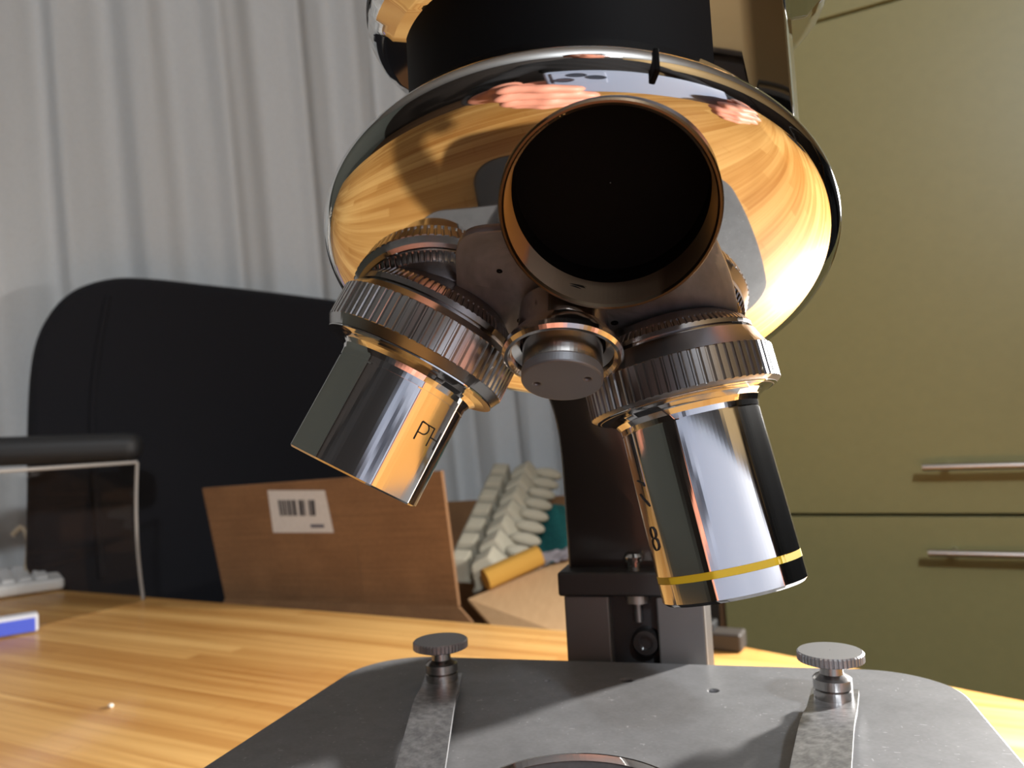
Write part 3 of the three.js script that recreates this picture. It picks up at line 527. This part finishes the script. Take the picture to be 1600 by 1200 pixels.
// ---------------------------------------------------------------- left end of the desk
{ // clear acrylic sheet along the depth of the desk, slightly bowed
  const acr = phy({ color: lin(0.97, 0.97, 0.965), transmission: 1, thickness: 0, ior: 1.49, roughness: 0.03, specularIntensity: 1 });
  const u = -0.966, t = 0.004, pts = [], y0 = DESK_Y + 0.001, h = 0.187;
  const bow = (k) => -0.006 * Math.sin(k * Math.PI) + 0.006 * (1 - k) ** 2;
  const sh = new THREE.Shape(), n = 24; for (let i = 0; i <= n; i++) { const k = i / n; (i ? sh.lineTo : sh.moveTo).call(sh, bow(k), k * h); } for (let i = n; i >= 0; i--) { const k = i / n; sh.lineTo(bow(k) + t, k * h); }
  const len = 0.62, g = new THREE.ExtrudeGeometry(sh, { depth: len, bevelEnabled: true, bevelSize: 0.0008, bevelThickness: 0.0008, bevelSegments: 2 });
  const v1 = 0.695;
  g.applyMatrix4(basis(room(u, y0, v1), RX, MY, RZ));
  const s = thing('acrylic_stand', 'clear bowed acrylic sheet standing on the left of the desk', 'stand', room(u, DESK_Y, v1 - 0.3), -YAW);
  wpart('clear_sheet', toCreasedNormals(g, 0.6), acr, s);
  const rim = phy({ color: lin(0.62, 0.58, 0.54), transmission: 0.5, thickness: 0, roughness: 0.5 }), edge = []; for (let i = 0; i <= n; i++) { const k = i / n; edge.push(room(u + bow(k) + t / 2, y0 + k * h, v1 + 0.0008)); }
  wpart('polished_edge', tube(edge, 0.0022, 40, 8), rim, s);
  wpart('polished_edge', tube([room(u + bow(1) + t / 2, y0 + h, v1), room(u + bow(1) + t / 2, y0 + h, v1 - len)], 0.0024, 4, 8), rim, s);
}
{ // white keyboard on the far left edge
  const k0 = onY(102, 922, DESK_Y), k1 = onY(-40, 943, DESK_Y), d = k1.clone().sub(k0); d.y = 0; d.normalize(); const back = V(d.z, 0, -d.x); if (back.z > 0) back.negate();
  const o = k0.clone().addScaledVector(d, 0.2).addScaledVector(back, 0.065), kb = thing('keyboard', 'white keyboard with grey-edged keys at the far left of the desk', 'keyboard', V(o.x, DESK_Y, o.z), 0);
  const white = std({ color: lin(0.80, 0.80, 0.80), roughness: 0.4 }), key = std({ color: lin(0.72, 0.72, 0.73), roughness: 0.5 }), z = back.clone().negate(), x = z.clone().cross(MY).negate();
  const up = MY.clone().applyAxisAngle(x, 0.06), zz = x.clone().cross(up);
  wpart('case', rbox(0.40, 0.018, 0.13, 0.006, 3).applyMatrix4(basis(o.clone().add(V(0, 0.014, 0)), x, up, zz)), white, kb);
  for (let r = 0; r < 5; r++) for (let c = 0; c < 17; c++) wpart('key', rbox(0.0165, 0.007, 0.0165, 0.002, 1).applyMatrix4(basis(o.clone().add(V(0, 0.025, 0)).addScaledVector(x, (c - 8) * 0.0215).addScaledVector(zz, (r - 2) * 0.0225), x, up, zz)), key, kb);
  for (const s of [-1, 1]) wpart('rubber_foot', rbox(0.03, 0.0045, 0.012, 0.001).applyMatrix4(basis(V(o.x, DESK_Y + 0.0035, o.z).addScaledVector(x, s * 0.17).addScaledVector(z, 0.03), x, MY, z)), blackSatin, kb);
}
{ // blue case with white rim
  const p0 = onY(61, 988, DESK_Y), p1 = onY(-10, 1000, DESK_Y), d = p1.clone().sub(p0); d.y = 0; d.normalize(); const back = V(d.z, 0, -d.x); if (back.z > 0) back.negate();
  const z = back.clone().negate(), x = z.clone().cross(MY).negate(), L = 0.16, D = 0.020, o = p0.clone().addScaledVector(d, L / 2).addScaledVector(back, D / 2);
  const b = thing('slim_case', 'slim white case with a bright blue front beside the acrylic sheet', 'case', V(o.x, DESK_Y, o.z), 0);
  wpart('shell', rbox(L, 0.021, D, 0.003, 3).applyMatrix4(basis(V(o.x, DESK_Y + 0.0115, o.z), x, MY, z)), std({ color: lin(0.62, 0.62, 0.66), roughness: 0.4 }), b);
  wpart('blue_front', rbox(L - 0.007, 0.0155, 0.003, 0.001, 2).applyMatrix4(basis(V(o.x, DESK_Y + 0.010, o.z).addScaledVector(z, D / 2).addScaledVector(x, 0), x, MY, z)), std({ color: lin(0.075, 0.115, 0.60), roughness: 0.4 }), b);
}
{ // beige cable arching behind the keyboard
  const c = mesh('cable', tube([at(20, 836, 1.22), at(33, 824, 1.22), at(43, 838, 1.22), at(44, 862, 1.215), at(42, 886, 1.20), at(44, 899, 1.19)], 0.004, 30, 10), std({ color: lin(0.50, 0.40, 0.28), roughness: 0.5 }));
  tag(c, 'thin beige cable arching up behind the white keyboard', 'cable');
}
{
  const p = onY(173, 1106, DESK_Y), c = mesh('crumb', new THREE.IcosahedronGeometry(0.0022, 1).scale(1, 0.8, 1.1).translate(p.x, DESK_Y + 0.0016, p.z), std({ color: lin(0.85, 0.80, 0.72), roughness: 0.6 }));
  tag(c, 'tiny pale crumb lying alone on the bamboo desk', 'crumb');
}
{ // dark block at the back edge of the desk
  const p = onY(1138, 1008, DESK_Y), o = thing('adapter_block', 'small dark block at the back of the desk behind the microscope column', 'block', V(p.x, DESK_Y, p.z), -YAW);
  wpart('body', rbox(0.05, 0.016, 0.024, 0.003, 2).applyMatrix4(basis(V(p.x, DESK_Y + 0.0085, p.z).addScaledVector(RX, -0.008).addScaledVector(RZ, 0.012), RX, MY, RZ)), std({ color: lin(0.035, 0.028, 0.022), roughness: 0.6 }), o);
  wpart('plug_end', rbox(0.022, 0.008, 0.018, 0.002, 2).applyMatrix4(basis(V(p.x, DESK_Y + 0.020, p.z).addScaledVector(RX, -0.018).addScaledVector(RZ, 0.012), RX, MY, RZ)), std({ color: lin(0.01, 0.01, 0.01), roughness: 0.6 }), o);
}

// ---------------------------------------------------------------- desk lamp, right of the frame
{
  const foot = room(0.68, DESK_Y, 0.28), lamp = thing('desk_lamp', 'black desk lamp with a round shade at the right end of the desk', 'lamp', foot, 0);
  const metal = std({ color: lin(0.03, 0.03, 0.03), roughness: 0.4, metalness: 0.4, side: THREE.DoubleSide }), dir = LAMP_AIM.clone().sub(LAMP).normalize();
  wpart('base', lathe([[0.0005, 0.001], [0.0005, 0.07], [0.008, 0.07], [0.014, 0.062], [0.016, 0.012]], foot, MY, 1, 48), metal, lamp);
  const neck = LAMP.clone().addScaledVector(dir, -0.099);
  wpart('arm', tube([foot.clone().add(V(0, 0.014, 0)), foot.clone().add(V(0.01, 0.22, 0)), neck.clone().add(V(0.12, 0.10, 0.02)), neck], 0.006, 40, 10), metal, lamp);
  wpart('shade', lathe([[-0.078, 0.002], [-0.078, 0.022], [-0.060, 0.030], [-0.030, 0.072], [0.004, 0.086], [0.004, 0.083], [-0.029, 0.069], [-0.058, 0.027], [-0.070, 0.002]], LAMP, dir, 1.3, 64), metal, lamp);
  wpart('diffuser', lathe([[-0.022, 0.072], [-0.016, 0.050], [-0.013, 0.001]], LAMP, dir, 1.3, 48), std({ color: 0xffffff, emissive: lin(1, 0.97, 0.93), emissiveIntensity: 7, roughness: 0.4, side: THREE.DoubleSide }), lamp);
  const sl = new THREE.SpotLight(lin(1, 0.97, 0.93), LAMP_POWER, 0, 70 * Math.PI / 180, 1, 2); sl.position.copy(LAMP); sl.target.position.copy(LAMP_AIM); scene.add(sl, sl.target); sl.castShadow = true; sl.shadow.radius = 1.6; sl.name = 'desk_lamp_light'; sl.target.name = 'desk_lamp_aim';
}
{ // pendant globe
  const f = thing('pendant_lamp', 'white opal globe hanging from the ceiling behind the photographer', 'lamp', V(GLOBE.x, CEIL, GLOBE.z), 0), metal = std({ color: lin(0.03, 0.03, 0.03), roughness: 0.4, metalness: 0.4 });
  wpart('ceiling_rose', lathe([[-0.03, 0.001], [-0.03, 0.03], [-0.001, 0.05]], V(GLOBE.x, CEIL, GLOBE.z), MY, 1, 32), metal, f);
  wpart('cord', new THREE.CylinderGeometry(0.004, 0.004, CEIL - GLOBE.y - 0.17, 12).translate(GLOBE.x, (CEIL + GLOBE.y + 0.15) / 2, GLOBE.z), metal, f);
  wpart('globe_holder', lathe([[0.19, 0.012], [0.17, 0.04], [0.150, 0.062]], GLOBE, MY, 1, 32), metal, f);
  wpart('globe', new THREE.SphereGeometry(0.165, 48, 32).translate(GLOBE.x, GLOBE.y, GLOBE.z), std({ color: 0xffffff, emissive: lin(0.90, 0.97, 1.04), emissiveIntensity: 4, roughness: 0.4 }), f);
  const pl = new THREE.PointLight(lin(0.90, 0.97, 1.04), GLOBE_POWER, 0, 2); pl.position.copy(GLOBE); pl.castShadow = true; pl.shadow.radius = 3.5; scene.add(pl); pl.name = 'pendant_light';
}
// ---------------------------------------------------------------- the photographer, behind the camera, seen only in the chrome
function sdfGeometry(fn, c, half, res) {
  const mc = new MarchingCubes(res, std({}), false, false, 120000), h = res / 2; mc.isolation = 0;
  for (let z = 0; z < res; z++) for (let y = 0; y < res; y++) for (let x = 0; x < res; x++) mc.field[x + y * res + z * res * res] = -fn(c.x + (x - h) / h * half, c.y + (y - h) / h * half, c.z + (z - h) / h * half);
  mc.update();
  const n = mc.count, g = new THREE.BufferGeometry(), pos = new Float32Array(mc.positionArray.slice(0, n * 3)), nor = new Float32Array(mc.normalArray.slice(0, n * 3));
  for (let i = 0; i < n; i++) { pos[i * 3] = c.x + pos[i * 3] * half; pos[i * 3 + 1] = c.y + pos[i * 3 + 1] * half; pos[i * 3 + 2] = c.z + pos[i * 3 + 2] * half; }
  g.setAttribute('position', new THREE.BufferAttribute(pos, 3)); g.setAttribute('normal', new THREE.BufferAttribute(nor, 3)); g.setAttribute('uv', new THREE.BufferAttribute(new Float32Array(n * 2), 2));
  return g;
}
const capsule = (a, b, ra, rb) => { const bx = b[0] - a[0], by = b[1] - a[1], bz = b[2] - a[2], L = bx * bx + by * by + bz * bz || 1e-9; return (x, y, z) => { const t = clamp(((x - a[0]) * bx + (y - a[1]) * by + (z - a[2]) * bz) / L), dx = x - a[0] - bx * t, dy = y - a[1] - by * t, dz = z - a[2] - bz * t; return Math.sqrt(dx * dx + dy * dy + dz * dz) - (ra + (rb - ra) * t); }; };
const ellipsoid = (c, r) => (x, y, z) => { const dx = (x - c[0]) / r[0], dy = (y - c[1]) / r[1], dz = (z - c[2]) / r[2], k = Math.sqrt(dx * dx + dy * dy + dz * dz); return (k - 1) * Math.min(...r); };
const smin = (list, k) => (x, y, z) => { let d = 1e3; for (const f of list) { const e = f(x, y, z), h = Math.max(k - Math.abs(d - e), 0) / k; d = Math.min(d, e) - h * h * k * 0.25; } return d; };
{
  // phone held on its side, its lens where the camera stands
  const ph = thing('phone', 'pale blue phone held sideways in both hands by the photographer', 'phone', V(0.052, 0.925, 0.012), 0);
  const caseM = phy({ color: lin(0.20, 0.235, 0.32), roughness: 0.45, clearcoat: 0.2 });
  wpart('case', rbox(0.150, 0.072, 0.008, 0.0035, 4).translate(0.052, 0.925, 0.012), caseM, ph);
  wpart('screen', rbox(0.144, 0.066, 0.001, 0.0004, 1).translate(0.052, 0.925, 0.0163), phy({ color: lin(0.01, 0.01, 0.012), roughness: 0.1 }), ph);
  const bump = wpart('camera_bump', rbox(0.036, 0.034, 0.003, 0.0014, 3).translate(0.001, 0.938, 0.0068), caseM, ph);
  for (const [x, y] of [[0, 0.94 + 0.006], [0.012, 0.938], [-0.009, 0.931]]) wpart('lens', lathe([[0, 0.0068], [0.0012, 0.0066], [0.0012, 0.0054], [0.0004, 0.0050], [0.0004, 0.0001]], V(x, y, 0.0056), V(0, 0, -1), 1, 32), lensGlass, bump);

  const hand = (m) => {                                            // m = 1 left hand, -1 right hand (mirrored about the phone's middle)
    const q = (x, y, z) => [m > 0 ? x : 0.104 - x, y, z], L = [];
    const chain = (pts, r0, r1) => pts.slice(1).map((p, i) => capsule(pts[i], p, r0 + (r1 - r0) * i / (pts.length - 1), r0 + (r1 - r0) * (i + 1) / (pts.length - 1)));
    const K = [q(-0.060, 0.924, 0.020), q(-0.065, 0.905, 0.019), q(-0.066, 0.886, 0.021), q(-0.062, 0.869, 0.025)], W = q(-0.105, 0.872, 0.058);
    const palm = smin([...K.map((k) => capsule(W, k, 0.021, 0.0115)), capsule(K[0], K[3], 0.011, 0.010)], 0.012);
    const fingers = [
      chain([K[0], q(-0.044, 0.927, -0.006), q(-0.020, 0.920, -0.0085), q(-0.003, 0.914, -0.0080)], 0.0098, 0.0074),
      chain([K[1], q(-0.047, 0.907, -0.009), q(-0.017, 0.902, -0.0095), q(0.005, 0.897, -0.0080)], 0.0100, 0.0075),
      chain([K[2], q(-0.048, 0.886, -0.006), q(-0.021, 0.882, -0.0085), q(-0.001, 0.880, -0.0060)], 0.0094, 0.0070),
      chain([K[3], q(-0.048, 0.867, 0.002), q(-0.028, 0.864, -0.003), q(-0.013, 0.864, -0.002)], 0.0084, 0.0062)];
    const thumb = chain([q(-0.090, 0.884, 0.052), q(-0.066, 0.899, 0.040), q(-0.040, 0.908, 0.030), q(-0.016, 0.911, 0.0252)], 0.0150, 0.0085);
    const fs = [palm, smin(thumb, 0.006), ...fingers.map((f) => smin(f, 0.004))];
    const all = (x, y, z) => { let d = fs[0](x, y, z); for (let i = 1; i < fs.length; i++) { const e = fs[i](x, y, z), k = 0.005, h = Math.max(k - Math.abs(d - e), 0) / k; d = Math.min(d, e) - h * h * k * 0.25; } return d; };
    return { all, W, arm: capsule(W, q(-0.150, 0.858, 0.12), 0.024, 0.028) };
  };
  const HL = hand(1), HR = hand(-1), gs = [];
  for (const h of [HL, HR]) gs.push(sdfGeometry(smin([h.all, h.arm], 0.01), V(h === HL ? -0.07 : 0.174, 0.89, 0.05), 0.105, 76));
  // head looking down at the screen
  const hc = V(0.03, 1.335, 0.40), tilt = 0.42, ct = Math.cos(tilt), st = Math.sin(tilt);
  const local = (f) => (x, y, z) => { const dx = x - hc.x, dy = y - hc.y, dz = z - hc.z; return f(dx, dy * ct - dz * st, dz * ct + dy * st); };
  const skull = smin([ellipsoid([0, 0.03, 0.02], [0.076, 0.092, 0.098]), ellipsoid([0, -0.045, -0.02], [0.058, 0.075, 0.072]), ellipsoid([0, -0.10, -0.052], [0.026, 0.02, 0.026]), capsule([0, 0.012, -0.082], [0, -0.028, -0.105], 0.008, 0.014), ellipsoid([0, -0.066, -0.086], [0.026, 0.010, 0.010]), ellipsoid([0.078, -0.008, 0.02], [0.010, 0.032, 0.02]), ellipsoid([-0.078, -0.008, 0.02], [0.010, 0.032, 0.02]), ellipsoid([0, 0.022, -0.074], [0.05, 0.012, 0.012])], 0.02);
  const neck = capsule([0.02, 1.17, 0.47], [hc.x, hc.y - 0.06, hc.z + 0.05], 0.062, 0.056);
  const headF = smin([local(skull), neck], 0.02);
  gs.push(sdfGeometry(headF, hc.clone().add(V(0, -0.02, 0.02)), 0.17, 84));
  const sL = [-0.165, 1.125, 0.47], sR = [0.205, 1.125, 0.47], eL = [-0.262, 0.845, 0.315], eR = [0.352, 0.845, 0.315], wl = [-0.125, 0.866, 0.085], wr = [0.229, 0.866, 0.085];
  const hipL = [-0.075, 0.60, 0.56], hipR = [0.115, 0.60, 0.56], kL = [-0.13, 0.56, 0.13], kR = [0.17, 0.56, 0.13], fL = [-0.13, 0.09, 0.17], fR = [0.17, 0.09, 0.17];
  const torso = smin([ellipsoid([0.02, 1.03, 0.485], [0.185, 0.17, 0.118]), ellipsoid([0.02, 0.80, 0.53], [0.165, 0.20, 0.125]), capsule(sL, sR, 0.066, 0.066), capsule([0.02, 1.10, 0.47], [0.02, 1.17, 0.47], 0.07, 0.06)], 0.09);
  const arms = [capsule(sL, eL, 0.056, 0.045), capsule(eL, wl, 0.044, 0.029), capsule(sR, eR, 0.056, 0.045), capsule(eR, wr, 0.044, 0.029)];
  const legs = [ellipsoid([0.02, 0.61, 0.56], [0.185, 0.13, 0.14]), capsule(hipL, kL, 0.085, 0.060), capsule(kL, fL, 0.058, 0.042), capsule(hipR, kR, 0.085, 0.060), capsule(kR, fR, 0.058, 0.042)];
  const bodyF = smin([torso, ...arms, ...legs], 0.03), center = V(0.03, 0.68, 0.36);
  gs.push(sdfGeometry(bodyF, center, 0.72, 90));
  const skin = phy({ map: speckle([0.80, 0.53, 0.44], [0.84, 0.58, 0.49], 16, 1, 1), roughness: 0.5, sheen: 0.2 });
  const person = mesh('person', mergeGeometries(gs), skin);
  tag(person, 'person in dark clothes holding the phone with both hands', 'person');
  const shirtF = smin([torso, ...arms], 0.04), cuff = (x, y, z) => Math.min(Math.hypot(x - wl[0], y - wl[1], z - wl[2]), Math.hypot(x - wr[0], y - wr[1], z - wr[2])) - 0.02;
  const shirt = (x, y, z) => Math.max(shirtF(x, y, z) - 0.013 - 0.004 * Math.sin(y * 60 + x * 25) * Math.sin(x * 31 + z * 20), -cuff(x, y, z), 0.66 - y, 0.010 - neck(x, y, z) + 0.004);
  wpart('sweater', sdfGeometry(shirt, V(0.04, 0.93, 0.32), 0.44, 110), std({ map: speckle([0.10, 0.10, 0.11], [0.13, 0.13, 0.14], 50, 1, 1), roughness: 0.9 }), person);
  wpart('trousers', sdfGeometry((x, y, z) => Math.max(smin(legs, 0.03)(x, y, z) - 0.014, y - 0.70, 0.13 - y), V(0.02, 0.42, 0.37), 0.42, 80), std({ color: lin(0.02, 0.022, 0.035), roughness: 0.9 }), person);
  for (const f of [fL, fR]) wpart('shoe', sdfGeometry(smin([capsule([f[0], 0.055, f[2] + 0.03], [f[0], 0.045, f[2] - 0.16], 0.05, 0.042), capsule([f[0], 0.05, f[2] + 0.02], [f[0], 0.12, f[2]], 0.045, 0.048)], 0.02), V(f[0], 0.07, f[2] - 0.05), 0.2, 48), std({ color: lin(0.03, 0.03, 0.03), roughness: 0.6 }), person);
  const hairF = (x, y, z) => { const d = local(ellipsoid([0, 0.042, 0.03], [0.088, 0.097, 0.105]))(x, y, z) - 0.003 * Math.sin(x * 180) * Math.sin(z * 90); const cut = local((a, b, c) => -(b - 0.052 + (c + 0.06) * 1.0))(x, y, z); return Math.max(d, cut * 0.7); };
  wpart('hair', sdfGeometry(hairF, hc.clone().add(V(0, 0.03, 0.03)), 0.15, 64), std({ color: lin(0.02, 0.014, 0.010), roughness: 0.7 }), person);
  for (const s of [-1, 1]) { const p = [s * 0.031, 0.002, -0.074], w = V(hc.x + p[0], hc.y + p[1] * ct + p[2] * st, hc.z - p[1] * st + p[2] * ct); const e = wpart('eye', new THREE.SphereGeometry(0.012, 20, 14).translate(w.x, w.y, w.z), std({ color: lin(0.7, 0.68, 0.65), roughness: 0.2 }), person); const f = w.clone().add(V(0, -0.005, -0.0095)); wpart('iris', new THREE.SphereGeometry(0.0055, 14, 10).translate(f.x, f.y, f.z), std({ color: lin(0.05, 0.03, 0.02), roughness: 0.15 }), e); }
  // stool
  const stool = thing('stool', 'round black stool carrying the seated photographer', 'stool', V(0.02, 0, 0.58), 0);
  wpart('seat', lathe([[0.40, 0.001], [0.40, 0.17], [0.42, 0.18], [0.455, 0.18], [0.465, 0.17], [0.465, 0.001]], V(0.02, 0, 0.58), MY, 1, 48), blackSatin, stool);
  for (let i = 0; i < 4; i++) { const a = i * Math.PI / 2 + 0.6; wpart('leg', tube([V(0.02 + Math.cos(a) * 0.10, 0.405, 0.58 + Math.sin(a) * 0.10), V(0.02 + Math.cos(a) * 0.19, 0.0, 0.58 + Math.sin(a) * 0.19)], 0.013, 4, 10), darkSteel, stool); }
}

renderer.render(scene, camera);
